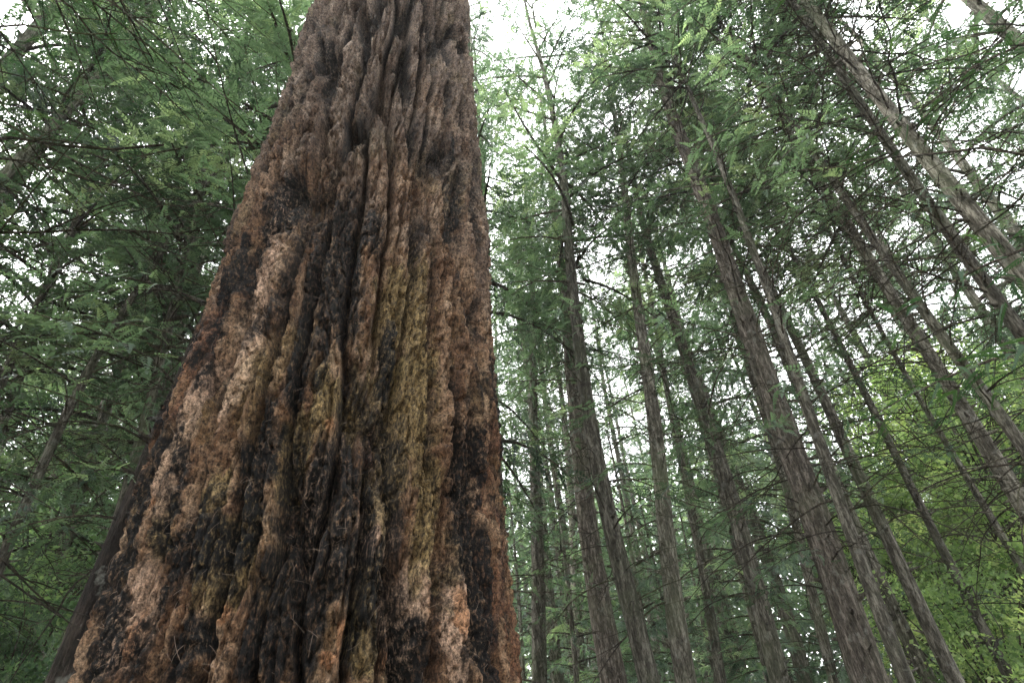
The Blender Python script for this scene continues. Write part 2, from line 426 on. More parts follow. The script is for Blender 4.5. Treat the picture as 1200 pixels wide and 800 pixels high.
# ------------------------------------------------------------------ foliage sprays
def spray_template(pairs=8, L_=.42, lw=.028, ll=.13, droop=.12):
    V, Q = [], []
    for i in range(pairs):
        u = (i + .5) / pairs
        for sd_ in (-1, 1):
            x0 = L_ * (u + (.02 if sd_ > 0 else -.02))
            ln = ll * (1.05 - .75 * u) * (1 + .1 * sd_)
            a = math.radians(52 - 18 * u)
            d = np.array([math.cos(a), sd_ * math.sin(a), -.18]); side = np.array([-sd_ * math.sin(a), math.cos(a), 0]) * (lw / 2)
            b = np.array([x0, 0, -droop * u * u * L_])
            n = len(V)
            V += [b, b + d * ln * .45 + side + (0, 0, .006), b + d * ln, b + d * ln * .5 - side - (0, 0, .004)]
            Q.append([n, n + 1, n + 2, n + 3])
    n = len(V)
    e = np.array([L_, 0, -droop * L_])
    V += [e - (.04, 0, 0), e + (.01, lw / 2, 0), e + (.07, 0, -.01), e + (.01, -lw / 2, 0)]; Q.append([n, n + 1, n + 2, n + 3])
    return np.array(V), np.array(Q)
SPRAYS = [spray_template(5, .25, .036, .095, .12), spray_template(5, .22, .04, .095, .35), spray_template(6, .30, .034, .09, .2)]
FINE = [spray_template(13, .34, .014, .085, .18), spray_template(12, .30, .015, .09, .3)]

def place_sprays(P, D, Nn, S, tint, temps):
    """P origin, D direction, Nn normal, S scale -> verts, quads, tint"""
    P, D, Nn, S, tint = (np.asarray(q, dtype=float) for q in (P, D, Nn, S, tint))
    D = D / (np.linalg.norm(D, axis=1)[:, None] + 1e-9)
    Y = np.cross(Nn, D); Y /= np.linalg.norm(Y, axis=1)[:, None] + 1e-9
    Zx = np.cross(D, Y)
    Vs, Fs, Ts, off = [], [], [], 0
    pick = rng.integers(0, len(temps), len(P))
    for k, (tv, tq) in enumerate(temps):
        m = pick == k
        if not m.any(): continue
        v = (tv[None, :, 0:1] * D[m][:, None] + tv[None, :, 1:2] * Y[m][:, None] + tv[None, :, 2:3] * Zx[m][:, None]) * S[m][:, None, None] + P[m][:, None]
        n, kk = v.shape[:2]
        Fs.append((tq[None] + (np.arange(n) * kk)[:, None, None]).reshape(-1, 4) + off)
        Vs.append(v.reshape(-1, 3)); Ts.append(np.repeat(tint[m], kk)); off += n * kk
    return np.concatenate(Vs), np.concatenate(Fs), np.concatenate(Ts)

def limb_foliage(out, c0, dirv, length, curve, mb, rad, sgap=.10, bgap=.145, start=.2, dens=1.0, scale=1.0, base_t=.45):
    """one live limb: curved axis, side branchlets, sprays collected into out"""
    h = np.array([dirv[0], dirv[1], 0.]); h /= np.linalg.norm(h) + 1e-9
    side = np.array([-h[1], h[0], 0.])
    n = max(5, int(length / .25))
    t = np.linspace(0, 1, n)
    sw = rng.normal(0, .12)
    A = np.array(c0) + h * (length * t[:, None]) + np.array([0, 0, 1.]) * (length * (curve[0] * t - curve[1] * t * t + curve[2] * t ** 3))[:, None] + side * (length * sw * t * t)[:, None]
    mb.tube(A, rad * (1 - .85 * t) + .002, 3)
    limbtint = base_t + rng.normal(0, .2)
    nb = max(2, int(length * (1 - start) / bgap))
    for i in range(nb):
        for sg in (-1, 1):
            if rng.random() > .88 * dens: continue
            u = start + (1 - start) * (i + rng.random()) / nb
            p = np.array([np.interp(u, t, A[:, k]) for k in range(3)])
            bl = (.18 + .34 * length * (1.08 - u)) * rng.uniform(.6, 1.25) * min(1, .5 + length / 3)
            bd = h * rng.uniform(.45, .8) + side * sg * rng.uniform(.6, 1) + np.array([0, 0, rng.uniform(-.4, .12)])
            bd /= np.linalg.norm(bd)
            ns = max(1, int(bl / sgap))
            for q in range(ns):
                v = (q + .5 * rng.random()) / ns
                pp = p + bd * bl * v + np.array([0, 0, -.35 * bl * v * v])
                dd = bd + np.array([0, 0, -.3 * v]) + rng.normal(0, .42, 3)
                out[0].append(pp); out[1].append(dd); out[2].append(np.array([0, 0, 1.]) + rng.normal(0, .32, 3))
                out[3].append(rng.uniform(.6, 1.15) * scale); out[4].append(np.clip(limbtint + rng.normal(0, .14), 0, 1))

def make_crown(name, seed, H, Rmax, nl, mat, temps=SPRAYS, low=.55, taper=.75, dens=1.0, scale=1.0, droop=.5, base_t=.42):
    global rng
    rng = np.random.default_rng(seed)
    out = [[], [], [], [], []]; mb = MB()
    for i in range(nl):
        f = (i + rng.random()) / nl; f = f ** 1.05
        z = H * f
        r = Rmax * max(.12, (1 - f)) ** taper * (low + (1 - low) * min(1, f / .25)) * rng.uniform(.55, 1.2)
        az = i * 2.39996 + rng.normal(0, .5)
        up = -.05 + .75 * f
        limb_foliage(out, (0, 0, z), (math.cos(az), math.sin(az)), r, (up + .15, droop * (1 - .6 * f), .12), mb, .012 + .012 * r, dens=dens, scale=scale, base_t=base_t)
    V, Q, T = place_sprays(*out, temps)
    fm = mesh(name, V, Q, mat, False, {'tint': T})
    lm = mb.build(name + '_limbs', TWIG)
    return fm, lm

CROWNS = [
    make_crown('crown', 21, 13, 2.7, 62, LEAF),
    make_crown('crown', 22, 12, 2.2, 56, LEAF, low=.4, taper=.6),
    make_crown('crown', 23, 15, 3.2, 60, LEAF, droop=.7),
    make_crown('crown', 24, 9, 2.4, 44, LEAF, low=.7, taper=.55),
]
CROWNS += [make_crown('crown', 25, 12, 3.0, 48, LEAF, dens=.75), make_crown('crown', 26, 10, 2.7, 42, LEAF, dens=.7, low=.5)]
CROWN_H = [13, 12, 15, 9, 12, 10]

# ------------------------------------------------------------------ bare and leafy branches (shared shapes, 1 unit = 1 m, pointing along +X)
def bare_branch(seed, twigs, up, dr, kink=.05, wide=False):
    r = np.random.default_rng(seed); mb = MB()
    n = 12; t = np.linspace(0, 1, n)
    P = np.stack([t, np.cumsum(r.normal(0, kink, n)) * .16, up * t - dr * t * t + .5 * dr * t ** 3 * r.uniform(0, 1.2) + np.cumsum(r.normal(0, kink, n)) * .12], -1)
    P -= P[0]
    mb.tube(P, .0060 * (1 - .75 * t) + .0008, 4)
    for _ in range(twigs):
        u = r.uniform(.18, .95); i = int(u * (n - 1)); p = P[i] + (P[min(i + 1, n - 1)] - P[i]) * (u * (n - 1) - i)
        sg = r.choice((-1, 1)); a = r.uniform(.5, 1.2)
        d = np.array([math.cos(a), sg * math.sin(a), r.uniform(-.45, .35)]); ln = r.uniform(.1, .42) * (1.1 - .6 * u) * (1.5 if wide else 1)
        tt = np.linspace(0, 1, 5)[:, None]
        q = p + d * ln * tt + np.array([.25, 0, r.uniform(-.3, .5)]) * ln * tt * tt + np.cumsum(r.normal(0, .015, (5, 3)), 0) * ln * 2 * tt
        mb.tube(q, .0032 * (1 - .75 * tt[:, 0]) * (1 - .4 * u) + .0005, 3)
    return mb.build('branch', TWIG)
BARE = [bare_branch(31, 7, .35, .5), bare_branch(32, 9, .1, .35, .07), bare_branch(33, 5, .55, .9), bare_branch(34, 11, -.1, .1, .08, True),
        bare_branch(35, 4, .2, .9), bare_branch(36, 8, .0, .6, .06, True), bare_branch(37, 10, .8, .6), bare_branch(38, 3, .3, .25, .09)]

def leafy_branch(seed, L_, mat, temps, base_t=.5, dens=1.0, scale=.8, curve=(.15, .45, .1), start=.3):
    global rng
    rng = np.random.default_rng(seed)
    out = [[], [], [], [], []]; mb = MB()
    limb_foliage(out, (0, 0, 0), (1, 0), L_, curve, mb, .014, sgap=.13, bgap=.17, start=start, dens=dens, scale=scale, base_t=base_t)
    V, Q, T = place_sprays(*out, temps)
    return mesh('foliage', V, Q, mat, False, {'tint': T}), mb.build('leafy_branch', TWIG)
LEAFY = [leafy_branch(41, 1.6, LEAF, SPRAYS, .45), leafy_branch(42, 2.1, LEAF, SPRAYS, .5, .75, .8, (.3, .5, .1)),
         leafy_branch(43, 1.2, LEAF, SPRAYS, .6, .9, .7), leafy_branch(44, 2.4, LEAF, SPRAYS, .4, .7, .9, (.0, .35, .1), .4)]
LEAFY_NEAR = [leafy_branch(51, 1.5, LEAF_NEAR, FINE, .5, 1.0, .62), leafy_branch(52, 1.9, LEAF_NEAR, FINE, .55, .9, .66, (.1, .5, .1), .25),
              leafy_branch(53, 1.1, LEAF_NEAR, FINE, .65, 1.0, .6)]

# ------------------------------------------------------------------ standing trees
def trunk_mesh(r0, H, seed, mat, k=20, rows=60, rough=1.0, knots=70, bend=.12):
    r = np.random.default_rng(seed)
    z = np.linspace(0, 1, rows) ** 1.15 * H - .3
    th = np.arange(k) * 2 * math.pi / k
    TH, Z = np.meshgrid(th, z)
    f = np.clip(Z / H, 0, 1)
    R = r0 * (1 - f) ** .8 * (1 + .45 * np.exp(-np.maximum(Z, 0) / .45)) + .012
    sd_ = seed * 3.1
    R = R * (1 + .10 * rough * pnoise(np.cos(TH) * 2.5 + sd_, np.sin(TH) * 2.5, Z * .7) + .06 * rough * pnoise(np.cos(TH) * 5 + sd_, np.sin(TH) * 5, Z * 3))
    bx = bend * (pnoise(Z * .12, sd_ + 0 * Z, 0 * Z) - pnoise(0, sd_, 0)) * np.minimum(1, np.maximum(Z, 0) / 3) * 2
    by = bend * (pnoise(Z * .12, sd_ + 50 + 0 * Z, 0 * Z)) * np.minimum(1, np.maximum(Z, 0) / 3) * 2
    V = np.stack([R * np.cos(TH) + bx, R * np.sin(TH) + by, Z], -1).reshape(-1, 3)
    i = np.arange(rows - 1)[:, None] * k; j = np.arange(k)[None]; jn = (j + 1) % k
    mb = MB(); mb.add(V, np.stack([i + j, i + jn, i + k + jn, i + k + j], -1).reshape(-1, 4))
    cx = lambda zz: (np.interp(zz, z, bx[:, 0]), np.interp(zz, z, by[:, 0]))
    for q in range(knots):                         # broken branch stubs with a collar
        zz = r.uniform(1.0, H * .6); a = r.uniform(0, 6.28); rr = (r0 * (1 - zz / H) ** .8 + .012) * .9
        ox, oy = cx(zz); d = np.array([math.cos(a), math.sin(a), r.uniform(.0, .5)])
        ln = r.uniform(.03, .13)
        p = np.array([ox + rr * math.cos(a), oy + rr * math.sin(a), zz])
        s = min(1, r0 / .14)
        mb.tube(np.stack([p - d * .03, p + d * .035, p + d * (.04 + ln)]), np.array([.05, .03, .012]) * s * r.uniform(.7, 1.3), 5)
    return mb.build('trunk', mat, True), cx

def axis_matrix(lean):
    """z-up shear-free lean: rotation taking +Z to lean direction"""
    return Vector((lean[0], lean[1], 1)).normalized().to_track_quat('Z', 'Y').to_matrix().to_4x4()

CNT = [0]
def plant(label, bot, top, D, H, hb, wpx=None, r0=None, mat=BARK, nbare=30, nleafy=8, crown=0, crown_r=1.0, group=None, name='conifer_tree', D2=None,
          blen=(.9, 2.2), bz=(3.2, None), knots=70, near=False, leafy_z=None, faces=None, seed=None, maxlean=.12, rough=1.0, bend=.12, lleaf=1.0, aims=None):
    CNT[0] += 1; sd_ = seed or CNT[0]
    rd = np.random.default_rng(900 + sd_)
    P0 = at_dist(*bot[:2], D)
    nn = np.cross(ray(*bot[:2]), ray(*top)); nn /= np.linalg.norm(nn)
    up_ = np.array([0, 0, 1.]) - nn[2] * nn; lean = up_[:2] / up_[2]
    base = P0[:2] - lean * P0[2]
    if r0 is None:
        def proj(P):
            q = P - CAM; dd = q @ FWD
            return np.array([q @ RGT, -(q @ UPV)]) / dd * FPX
        az_ = math.atan2(P0[0], P0[1]); e = .05
        dv = (proj(P0 + e * np.array([math.cos(az_), -math.sin(az_), 0])) - proj(P0)) / e
        ta = proj(P0 + np.array([lean[0], lean[1], 1.]) * .5) - proj(P0)
        r_at = .80 * wpx / 2 / abs(dv[0] - dv[1] * ta[0] / ta[1])
        r0 = r_at / max(.3, (1 - P0[2] / H) ** .8)
    root = empty(name, (base[0], base[1], 0))
    root.rotation_euler = axis_matrix(lean).to_euler()
    tag(root, label, 'tree', group)
    tm, cx = trunk_mesh(r0, H, sd_, mat, knots=knots, rough=rough, bend=bend)
    link('trunk', tm, root)
    # crown
    ch = H * 1.02 - hb; sc = ch / CROWN_H[crown]
    ox, oy = cx((hb + H) / 2)
    fm, lm = CROWNS[crown]
    a = rd.uniform(0, 6.28)
    c = link('crown', fm, root); c.location = (ox, oy, hb); c.scale = (crown_r, crown_r, sc); c.rotation_euler = (0, 0, a)
    tag(link('crown_limbs', lm, c), kind='stuff')
    def hang(me, z, az, L_, kname, pit, extra=None):
        ox, oy = cx(z)
        rr = (r0 * (1 - z / H) ** .8) * .85
        o = link(kname, me, root); o.location = (ox + rr * math.cos(az), oy + rr * math.sin(az), z)
        o.rotation_euler = Matrix.Rotation(az, 3, 'Z').to_4x4().to_3x3() .to_4x4().to_euler() if pit == 0 else (Matrix.Rotation(az, 3, 'Z') @ Matrix.Rotation(-pit, 3, 'Y')).to_euler()
        o.scale = (L_, L_, L_)
        if extra is not None: link('foliage', extra, o)
        return o
    zt = bz[1] or hb + ch * .35
    nbare = int(nbare * 1.7)
    for q in range(nbare):
        z = bz[0] + (zt - bz[0]) * (q + rd.random()) / nbare
        az = q * 2.4 + rd.normal(0, .6)
        hang(BARE[rd.integers(len(BARE))], z, az, rd.uniform(*blen), 'branch', rd.normal(0, .18))
    pool = LEAFY_NEAR if near else LEAFY
    if not near: nleafy = int(nleafy * 1.5)
    lz = leafy_z or (hb * .45, hb + 1)
    for q in range(nleafy):
        z = lz[0] + (lz[1] - lz[0]) * (q + rd.random()) / max(1, nleafy)
        az = q * 2.4 + 1 + rd.normal(0, .6)
        me, st = pool[rd.integers(len(pool))]
        hang(st, z, az, rd.uniform(.7, 1.15) * lleaf, 'leafy_branch', rd.normal(0, .15), me)
    for tx, ty, tD, pi_ in (aims or []):
        T = at_dist(tx, ty, tD); v = T[:2] - base; ln = float(np.linalg.norm(v))
        me, st = pool[pi_ % len(pool)]; bl = [1.5, 1.9, 1.1][pi_ % 3] if near else [1.6, 2.1, 1.2, 2.4][pi_ % 4]
        L_ = ln / (bl * .75)
        if L_ > 1.5:        # a long bough: bare inner length, leaf at its end
            o = hang(BARE[0], T[2] + .1, math.atan2(v[1], v[0]), ln * .95, 'branch', -.02)
            st_o = link('leafy_branch', st, root); d = v / ln; q = base + d * (ln - bl * .6) - base
            st_o.location = (q[0], q[1], T[2] + .05); st_o.rotation_euler = (0, .05, math.atan2(v[1], v[0]) + .2); st_o.scale = (1.1, 1.1, 1.1)
            link('foliage', me, st_o)
        else:
            hang(st, T[2] + .1, math.atan2(v[1], v[0]), L_, 'leafy_branch', .03, me)
    return root, hang, r0

# right of the giant, from the giant outwards
plant('slim conifer closest to the right edge of the giant trunk', (630, 780), (622, 430), 14, 21, 11, 21, crown=1, nbare=24)
plant('thin conifer second to the right of the giant trunk', (655, 790), (632, 575), 17, 22, 11, 17, crown=1, nbare=24)
plant('very thin pole-like conifer just before the broad mossy trunk', (687, 790), (667, 570), 20, 22, 12, 15, crown=0, nbare=24)
plant('broad dim conifer trunk tufted with green sprigs behind the curved one', (718, 790), (664, 350), 13, 24, 10, 36, crown=2, nbare=26, nleafy=26, leafy_z=(2, 11), lleaf=.6, mat=BARK_RED)
plant('knotty conifer curving gently with bare radiating limbs under a feathery top', (751, 770), (645, 170), 9.5, 26, 9.5, 28, crown=0, crown_r=1.25, nbare=40, nleafy=6, maxlean=.08, bend=.2)
plant('pale straight conifer pole dotted with knots, top browned', (812, 790), (726, 200), 10, 22, 10.5, 29, crown=1, nbare=36, nleafy=10)
plant('thin dark conifer between the two pale knotty poles', (842, 790), (785, 480), 16, 22, 11, 15, crown=0, nbare=22)
plant('faint thin conifer just left of the second pale pole', (868, 790), (812, 570), 21, 23, 12, 13, crown=2, nbare=18)
plant('clean straight conifer pole left of the thick shaggy trunk', (908, 780), (783, 340), 11, 22, 12.5, 28, crown=4, nbare=24, nleafy=8)
plant('thick shaggy conifer trunk, the widest among the right-hand trees', (1012, 780), (832, 250), 8.6, 25, 13.5, 52, crown=4, nbare=60, nleafy=16, mat=BARK_RED, leafy_z=(3, 10.5), rough=1.4, lleaf=.7)
plant('dark conifer stem shadowing the left flank of the thick trunk', (975, 780), (893, 480), 14, 22, 10, 15, crown=1, nbare=16, nleafy=14, leafy_z=(3, 11))
plant('slender dark conifer crossing in front of the thick shaggy trunk', (1064, 790), (890, 320), 7.8, 19, 12.5, 22, mat=BARK, crown=5, nbare=34, nleafy=5, maxlean=.1)
plant('straight brown conifer pole first to the right of the thick trunk', (1115, 790), (950, 440), 10, 21, 10, 23, crown=0, nbare=26, nleafy=8)
plant('dim conifer pole half hidden behind the straight brown pole', (1088, 780), (975, 535), 12.5, 22, 11, 22, crown=3, nbare=20, nleafy=12, leafy_z=(2, 10))
plant('slim conifer rising in front of the bright green broadleaf foliage', (1190, 795), (1045, 525), 12, 20, 10, 17, crown=1, nbare=26, nleafy=8)
plant('leaning conifer wrapped in dead twigs, upper of the twiggy pair', (1200, 525), (990, 235), 7.6, 18, 8, 21, crown=1, nbare=80, nleafy=2, blen=(.6, 1.7), bz=(3, 11.5), maxlean=.16)
plant('leaning conifer wrapped in dead twigs, lower of the twiggy pair', (1200, 605), (1000, 272), 8.6, 19, 8, 29, crown=0, nbare=80, nleafy=4, blen=(.6, 1.7), bz=(3, 11), maxlean=.16)
plant('whip-thin dark conifer below the twiggy pair', (1200, 680), (1110, 520), 13, 19, 9, 11, crown=0, nbare=22, nleafy=6)
plant('mossy pale conifer pole running below its thicker twin at upper right', (1195, 385), (985, 90), 7.2, 22, 10, 25, crown=4, nbare=60, nleafy=4, bz=(5, 14), maxlean=.14)
plant('thicker pale knotty conifer crossing the upper right corner', (1200, 340), (958, 18), 6.8, 25, 11.5, 38, crown=4, nbare=60, nleafy=4, bz=(6, 16), maxlean=.14, knots=120)
plant('tall feathery conifer hidden behind the giant, crown spilling out on its right', (562, 620), (552, 200), 10.5, 33, 6, r0=.17, crown=2, nbare=10, nleafy=14, crown_r=1.25, leafy_z=(3, 9))
# left of the giant
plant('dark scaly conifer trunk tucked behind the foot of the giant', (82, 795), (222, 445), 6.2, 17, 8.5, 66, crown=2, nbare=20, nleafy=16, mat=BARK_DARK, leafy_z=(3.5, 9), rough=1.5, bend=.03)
plant('thin crooked conifer stem at the left edge', (5, 670), (75, 540), 9, 17, 8, 16, crown=1, nbare=24, nleafy=14, leafy_z=(3, 9), maxlean=.2, bend=.3)
plant('faint pale conifer trunk high at the upper left', (15, 195), (90, 110), 9.5, 23, 11, 24, crown=0, nbare=34, nleafy=6, maxlean=.1)
plant('dense conifer with hanging green boughs left of the giant', (150, 400), (215, 200), 13, 22, 5, 10, crown=2, nbare=14, nleafy=16, leafy_z=(3, 8))
plant('tall feathery conifer behind the giant on its left flank', (225, 330), (265, 180), 11, 23, 6, 10, crown=0, nbare=14, nleafy=12, leafy_z=(4, 9))
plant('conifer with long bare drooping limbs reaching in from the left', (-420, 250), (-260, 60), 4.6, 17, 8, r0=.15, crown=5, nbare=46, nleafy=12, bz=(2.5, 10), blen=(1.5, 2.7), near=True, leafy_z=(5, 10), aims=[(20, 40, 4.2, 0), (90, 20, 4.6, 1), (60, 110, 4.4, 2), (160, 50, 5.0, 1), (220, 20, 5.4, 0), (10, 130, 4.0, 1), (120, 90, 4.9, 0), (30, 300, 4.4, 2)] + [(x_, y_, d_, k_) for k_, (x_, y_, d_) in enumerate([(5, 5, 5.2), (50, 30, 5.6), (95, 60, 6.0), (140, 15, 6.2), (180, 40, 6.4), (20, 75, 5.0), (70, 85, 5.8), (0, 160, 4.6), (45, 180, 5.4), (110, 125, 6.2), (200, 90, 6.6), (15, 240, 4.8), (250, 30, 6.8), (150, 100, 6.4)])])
plant('bushy conifer filling the upper left with fine drooping boughs', (60, 330), (130, 150), 12, 25, 6.5, r0=.08, crown=2, crown_r=1.2, nbare=20, nleafy=14, leafy_z=(3, 8))
plant('dense dark conifer at the far left edge', (20, 420), (95, 250), 10, 19, 6.5, r0=.07, crown=0, crown_r=1.0, nbare=16, nleafy=14, leafy_z=(3, 7))
plant('tall dense conifer whose boughs brush the upper left flank of the giant', (235, 250), (280, 100), 9, 22, 7, r0=.08, crown=0, crown_r=1.15, nbare=16, nleafy=10, leafy_z=(5, 9))
# right edge, near boughs
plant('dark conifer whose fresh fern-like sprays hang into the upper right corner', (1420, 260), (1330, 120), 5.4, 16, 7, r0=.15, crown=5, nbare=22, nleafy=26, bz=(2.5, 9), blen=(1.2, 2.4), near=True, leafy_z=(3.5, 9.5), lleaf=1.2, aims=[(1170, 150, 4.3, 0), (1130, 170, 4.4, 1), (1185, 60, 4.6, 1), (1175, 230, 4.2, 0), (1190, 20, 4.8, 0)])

# the giant's own crown, far above
fm, lm = CROWNS[2]
gc = link('crown', fm, GIANT); gc.location = (0, 0, 20); gc.scale = (1.5, 1.5, 1.5); tag(link('crown_limbs', lm, gc), kind='stuff')

# ------------------------------------------------------------------ farther rows of the wood
ONES = 'first second third fourth fifth sixth seventh eighth ninth tenth eleventh twelfth thirteenth fourteenth fifteenth sixteenth seventeenth eighteenth nineteenth'.split()
def ordinal(n):
    if n <= 19: return ONES[n - 1]
    t_, u_ = divmod(n, 10); w_ = {2: 'twent', 3: 'thirt', 4: 'fort', 5: 'fift'}[t_]
    return w_ + 'ieth' if u_ == 0 else w_ + 'y-' + ONES[u_ - 1]
def count_out(items, phrase, cat, gname):
    """items: (azimuth in degrees, object); labels count outwards from the giant trunk on each side"""
    for sgn, word in ((1, 'right'), (-1, 'left')):
        side = sorted((i for i in items if (i[0] + 18.6) * sgn > 0), key=lambda i: i[0] * sgn)
        for n, (a, o) in enumerate(side, 1):
            tag(o, '%s %s, counting %s from the giant trunk' % (ordinal(n), phrase, word), cat, gname)
def far_wood():
    row2 = []
    rd = np.random.default_rng(77)
    protos = [trunk_mesh(.17, 21, 300 + k, BARK, k=10, rows=34, knots=24) for k in range(4)]
    placed = []; tries = 0
    while len(placed) < 96 and tries < 9000:
        tries += 1
        az = rd.uniform(-64, 58); D = 14 + 42 * rd.random() ** 1.2
        if -30 < az < -7 or (27 < az < 38 and D < 29) or (az < -30 and D < 21): continue
        if az > -7 and D < 19: continue
        x, y = D * math.sin(math.radians(az)), D * math.cos(math.radians(az))
        if any((x - a) ** 2 + (y - b) ** 2 < (2.0 + D * .03) ** 2 for a, b in placed): continue
        placed.append((x, y))
    tall = [(-3.2, 12.5), (44, 20), (36, 23), (50, 17), (58, 13), (-52, 12), (-60, 11), (-40, 16), (-34, 14)]
    placed += [(D * math.sin(math.radians(a)), D * math.cos(math.radians(a))) for a, D in tall]
    for k, (x, y) in enumerate(placed):
        D = math.hypot(x, y)
        root = empty('conifer_tree', (x, y, 0)); root.rotation_euler = (rd.normal(0, .02), rd.normal(0, .02), rd.uniform(0, 6.28))
        s = (rd.uniform(.85, 1.25) if D < 22 else rd.uniform(1.05, 1.5)) if k < len(placed) - 9 else 1.38; q_ = .8 if D > 22 or s > 1.3 else 1; root.scale = (s * q_, s * q_, s)
        if D < 32: row2.append((math.degrees(math.atan2(x, y)), root))
        else: tag(root, 'small pale conifer far back in the misty wood', 'tree', 'far rows of conifers')
        tm, cx = protos[k % 4]
        link('trunk', tm, root)
        ci = int(rd.integers(4)); fm, lm = CROWNS[ci]; hb = rd.uniform(3.5, 9) if D < 34 else rd.uniform(1.5, 6)
        c = link('crown', fm, root); c.location = (0, 0, hb); c.scale = (1.1, 1.1, (21.4 - hb) / CROWN_H[ci]); c.rotation_euler = (0, 0, rd.uniform(0, 6.28))
        tag(link('crown_limbs', lm, c), kind='stuff')
        if D < 26:
            for q in range(14):
                b = link('branch', BARE[rd.integers(len(BARE))], root)
                z = rd.uniform(2, hb + 2); a = rd.uniform(0, 6.28); L_ = rd.uniform(.8, 1.9)
                b.location = (.1 * math.cos(a), .1 * math.sin(a), z); b.rotation_euler = (0, rd.normal(0, .2), a); b.scale = (L_, L_, L_)
            for q in range(6):
                me, st = LEAFY[rd.integers(4)]
                b = link('leafy_branch', st, root); z = rd.uniform(2.5, hb + 1); a = rd.uniform(0, 6.28); L_ = rd.uniform(.7, 1.2)
                b.location = (.1 * math.cos(a), .1 * math.sin(a), z); b.rotation_euler = (0, rd.normal(0, .15), a); b.scale = (L_, L_, L_)
                link('foliage', me, b)
    count_out(row2, 'slim dim conifer of the second row', 'tree', 'second row of conifers')
far_wood()

def young_wood():
    rd = np.random.default_rng(99); young = []
    tm, _ = trunk_mesh(.075, 9, 333, BARK, k=8, rows=20, knots=6)
    spots = [(-1.5, 17), (1, 22), (3.2, 15), (4.6, 26), (6.5, 19), (8.2, 24), (9.5, 16), (11.5, 21), (13.5, 27), (15, 18), (17, 23), (19, 16), (21, 20), (23.5, 26),
             (5.5, 31), (-33, 14), (-36, 19), (-43, 19), (16, 30), (12, 33), (-35, 25), (-41, 24)]
    for k, (az, D) in enumerate(spots):
        a = math.radians(az); root = empty('young_conifer', (D * math.sin(a), D * math.cos(a), 0))
        s = rd.uniform(.75, 1.25); root.scale = (s, s, s); root.rotation_euler = (0, 0, rd.uniform(0, 6.28))
        young.append((az, root))
        link('trunk', tm, root)
        ci = int(rd.integers(4)); fm, lm = CROWNS[ci]
        c = link('crown', fm, root); c.location = (0, 0, 1.2); c.scale = (.8, .8, 8 / CROWN_H[ci]); c.rotation_euler = (0, 0, rd.uniform(0, 6.28))
        tag(link('crown_limbs', lm, c), kind='stuff')
    count_out(young, 'small young conifer with low green boughs', 'tree', 'young conifers among the trunks')
young_wood()

def light_block_wood():  # conifers out of view, added to cut low light from behind and beside
    rd = np.random.default_rng(55); tm, _ = trunk_mesh(.2, 21, 350, BARK, k=10, rows=30, knots=20)
    for k, (az, D) in enumerate([(95, 9), (112, 13), (126, 12), (141, 14), (156, 13), (171, 12), (186, 14), (201, 12.5), (216, 14), (231, 13), (246, 11), (262, 11), (280, 9), (289, 11), (150, 15), (195, 15), (225, 16), (120, 16)]):
        a = math.radians(az); root = empty('conifer_tree', (D * math.sin(a), D * math.cos(a), 0)); root.rotation_euler = (0, 0, rd.uniform(0, 6))
        tag(root, 'unseen conifer of the surrounding wood, added to block frontal sky light', 'tree', 'unseen light-blocking conifers')
        link('trunk', tm, root)
        ci = int(rd.integers(4)); fm, lm = CROWNS[ci]; hb = rd.uniform(4, 7)
        c = link('crown', fm, root); c.location = (0, 0, hb); c.scale = (1.15, 1.15, (21.4 - hb) / CROWN_H[ci])
        tag(link('crown_limbs', lm, c), kind='stuff')
light_block_wood()

# ------------------------------------------------------------------ broadleaf trees glowing behind
def broad_crown(seed, R, n, mat=LEAF_BROAD):
    r = np.random.default_rng(seed)
    nc = 46
    d = r.normal(size=(nc, 3)); d /= np.linalg.norm(d, axis=1)[:, None]
    cc = d * (r.random(nc) ** .45)[:, None] * np.array([R, R, R * .85]); cs = r.uniform(.35, .75, nc) * R * .42
    k = r.integers(0, nc, n)
    q = r.normal(size=(n, 3)); q /= np.linalg.norm(q, axis=1)[:, None]
    P = cc[k] + q * (cs[k] * r.random(n) ** .4)[:, None] * np.array([1.2, 1.2, .6])
    A = r.normal(size=(n, 3)); A[:, 2] -= .3; A /= np.linalg.norm(A, axis=1)[:, None]
    B = np.cross(A, np.array([0, 0, 1.]) + r.normal(0, .5, (n, 3))); B /= np.linalg.norm(B, axis=1)[:, None]
    s = r.uniform(.06, .15, n)[:, None]
    V = np.stack([P, P + A * s * .5 + B * s * .32, P + A * s, P + A * s * .5 - B * s * .32], 1).reshape(-1, 3)
    T = np.repeat(np.clip(.45 + .25 * r.normal(size=nc)[k] + .12 * r.normal(size=n), 0, 1), 4)
    mb = MB()
    for i in range(nc):
        t = np.linspace(0, 1, 6)[:, None]
        mb.tube(np.array([0, 0, -R]) * (1 - t) ** 2 + cc[i] * t, .035 * (1 - .85 * t[:, 0]), 4)
    return mesh('broad_crown', V, np.arange(4 * n).reshape(-1, 4), mat, False, {'tint': T}), mb.build('crown_limbs', TWIG)
BROADS = [broad_crown(61, 2.6, 9000), broad_crown(62, 2.2, 7500), broad_crown(63, 2.4, 9000, LEAF_DULL)]
_bt, _ = trunk_mesh(.13, 7.5, 410, BARK, k=10, rows=24, knots=6)
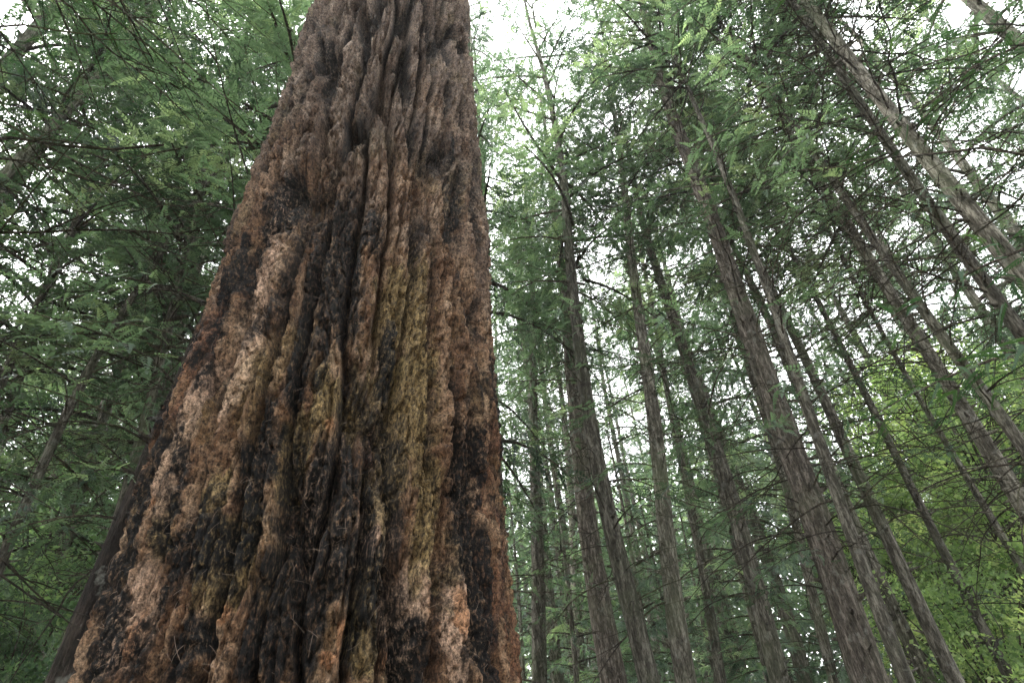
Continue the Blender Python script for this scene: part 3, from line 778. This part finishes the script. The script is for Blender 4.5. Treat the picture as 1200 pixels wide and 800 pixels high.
for k, (px, py, D, s, lab) in enumerate([
        (1130, 520, 17, 1.0, 'yellow green broadleaf tree glowing behind the slim right-hand conifer'),
        (1185, 640, 15, .9, 'leafy green broadleaf tree low at the right edge'),
        (1075, 480, 22, 1.15, 'bright broadleaf crown lit between the conifer poles at right'),
        (1110, 720, 22, 1.3, 'softly lit broadleaf tree at the foot of the right-hand conifers'),
        (1150, 760, 13, .7, 'low broadleaf thicket tree in the bottom right corner'),
        (1160, 575, 21, 1.1, 'yellow green broadleaf crown beneath the twiggy conifer pair'),
        (1100, 590, 26, 1.3, 'pale lime broadleaf tree deep in the gap beside the slim conifer'),
        (1195, 500, 24, 1.2, 'sunlit broadleaf crown at the right edge below the thick pale conifer'),
        (1060, 640, 30, 1.4, 'far broadleaf tree glimmering right of the straight brown pole'),
        (1140, 680, 28, 1.4, 'round far broadleaf tree low behind the slim right-hand conifer'),
        (1010, 640, 25, 1.1, 'broadleaf tree seen in the gap behind the thick shaggy trunk'),
        (60, 640, 15, 1.0, 'broadleaf tree glimmering at the left edge behind the crooked stem'),
        (110, 470, 20, 1.2, 'pale leafy broadleaf crown left of the giant'),
        (30, 760, 12, .7, 'low leafy broadleaf tree in the bottom left corner')]):
    P = at_dist(px, py, D)
    root = empty('broadleaf_tree', (P[0], P[1], 0)); tag(root, lab, 'tree')
    h = max(2.4, P[2])
    tr = link('trunk', _bt, root); tr.scale = (s, s, h / 6.2)
    fm, lm = BROADS[2 if px < 200 else k % 2]
    c = link('crown', fm, root); c.location = (0, 0, h); c.scale = (s, s, s); c.rotation_euler = (0, 0, k * 1.3)
    tag(link('crown_limbs', lm, c), kind='stuff')

# far wall of woodland that closes the horizon
def far_woodland():
    r = np.random.default_rng(88); n = 130000
    az = np.radians(r.uniform(-75, 70, n)); D = r.uniform(46, 76, n)
    nc = pnoise(az * 9, D * .08, 0 * az)
    top = 22 + 9 * nc + 4 * pnoise(az * 40, D * .2, 0 * az + 3)
    top = top * (1 - .35 * np.exp(-((np.degrees(az) - 33) / 6) ** 2))
    z = top * r.random(n) ** .7
    P = np.stack([D * np.sin(az), D * np.cos(az), z], -1)
    A = r.normal(size=(n, 3)); A[:, 2] -= .4; A /= np.linalg.norm(A, axis=1)[:, None]
    B = np.cross(A, r.normal(size=(n, 3))); B /= np.linalg.norm(B, axis=1)[:, None]
    s = r.uniform(.4, .9, n)[:, None]
    V = np.stack([P, P + A * s * .5 + B * s * .3, P + A * s, P + A * s * .5 - B * s * .3], 1).reshape(-1, 3)
    T = np.repeat(np.clip(.5 + .5 * pnoise(az * 14, D * .1, z * .2) + .1 * r.normal(size=n), 0, 1), 4)
    o = link('far_woodland', mesh('far_woodland', V, np.arange(4 * n).reshape(-1, 4), LEAF, False, {'tint': T}))
    tag(o, 'dense green mass of far woodland closing the view', 'woodland', kind='stuff')
far_woodland()

# ------------------------------------------------------------------ air
def haze():
    x, y0, y1, z0, z1 = 1260, -1260, 1260, -3, 52
    V = [(-x, y0, z0), (x, y0, z0), (x, y1, z0), (-x, y1, z0), (-x, y0, z1), (x, y0, z1), (x, y1, z1), (-x, y1, z1)]
    Fq = [(3, 2, 1, 0), (4, 5, 6, 7), (0, 1, 5, 4), (1, 2, 6, 5), (2, 3, 7, 6), (3, 0, 4, 7)]
    m, t, N, L = newmat('haze')
    v = N('VolumePrincipled'); v.inputs['Color'].default_value = (.96, .98, .98, 1); v.inputs['Density'].default_value = .0008
    v.inputs['Anisotropy'].default_value = .3
    o = N('OutputMaterial'); L(v.outputs[0], o.inputs['Volume'])
    tag(link('haze', mesh('haze', V, Fq, m)), 'thin pale mist filling the wood', 'haze', kind='stuff')
haze()
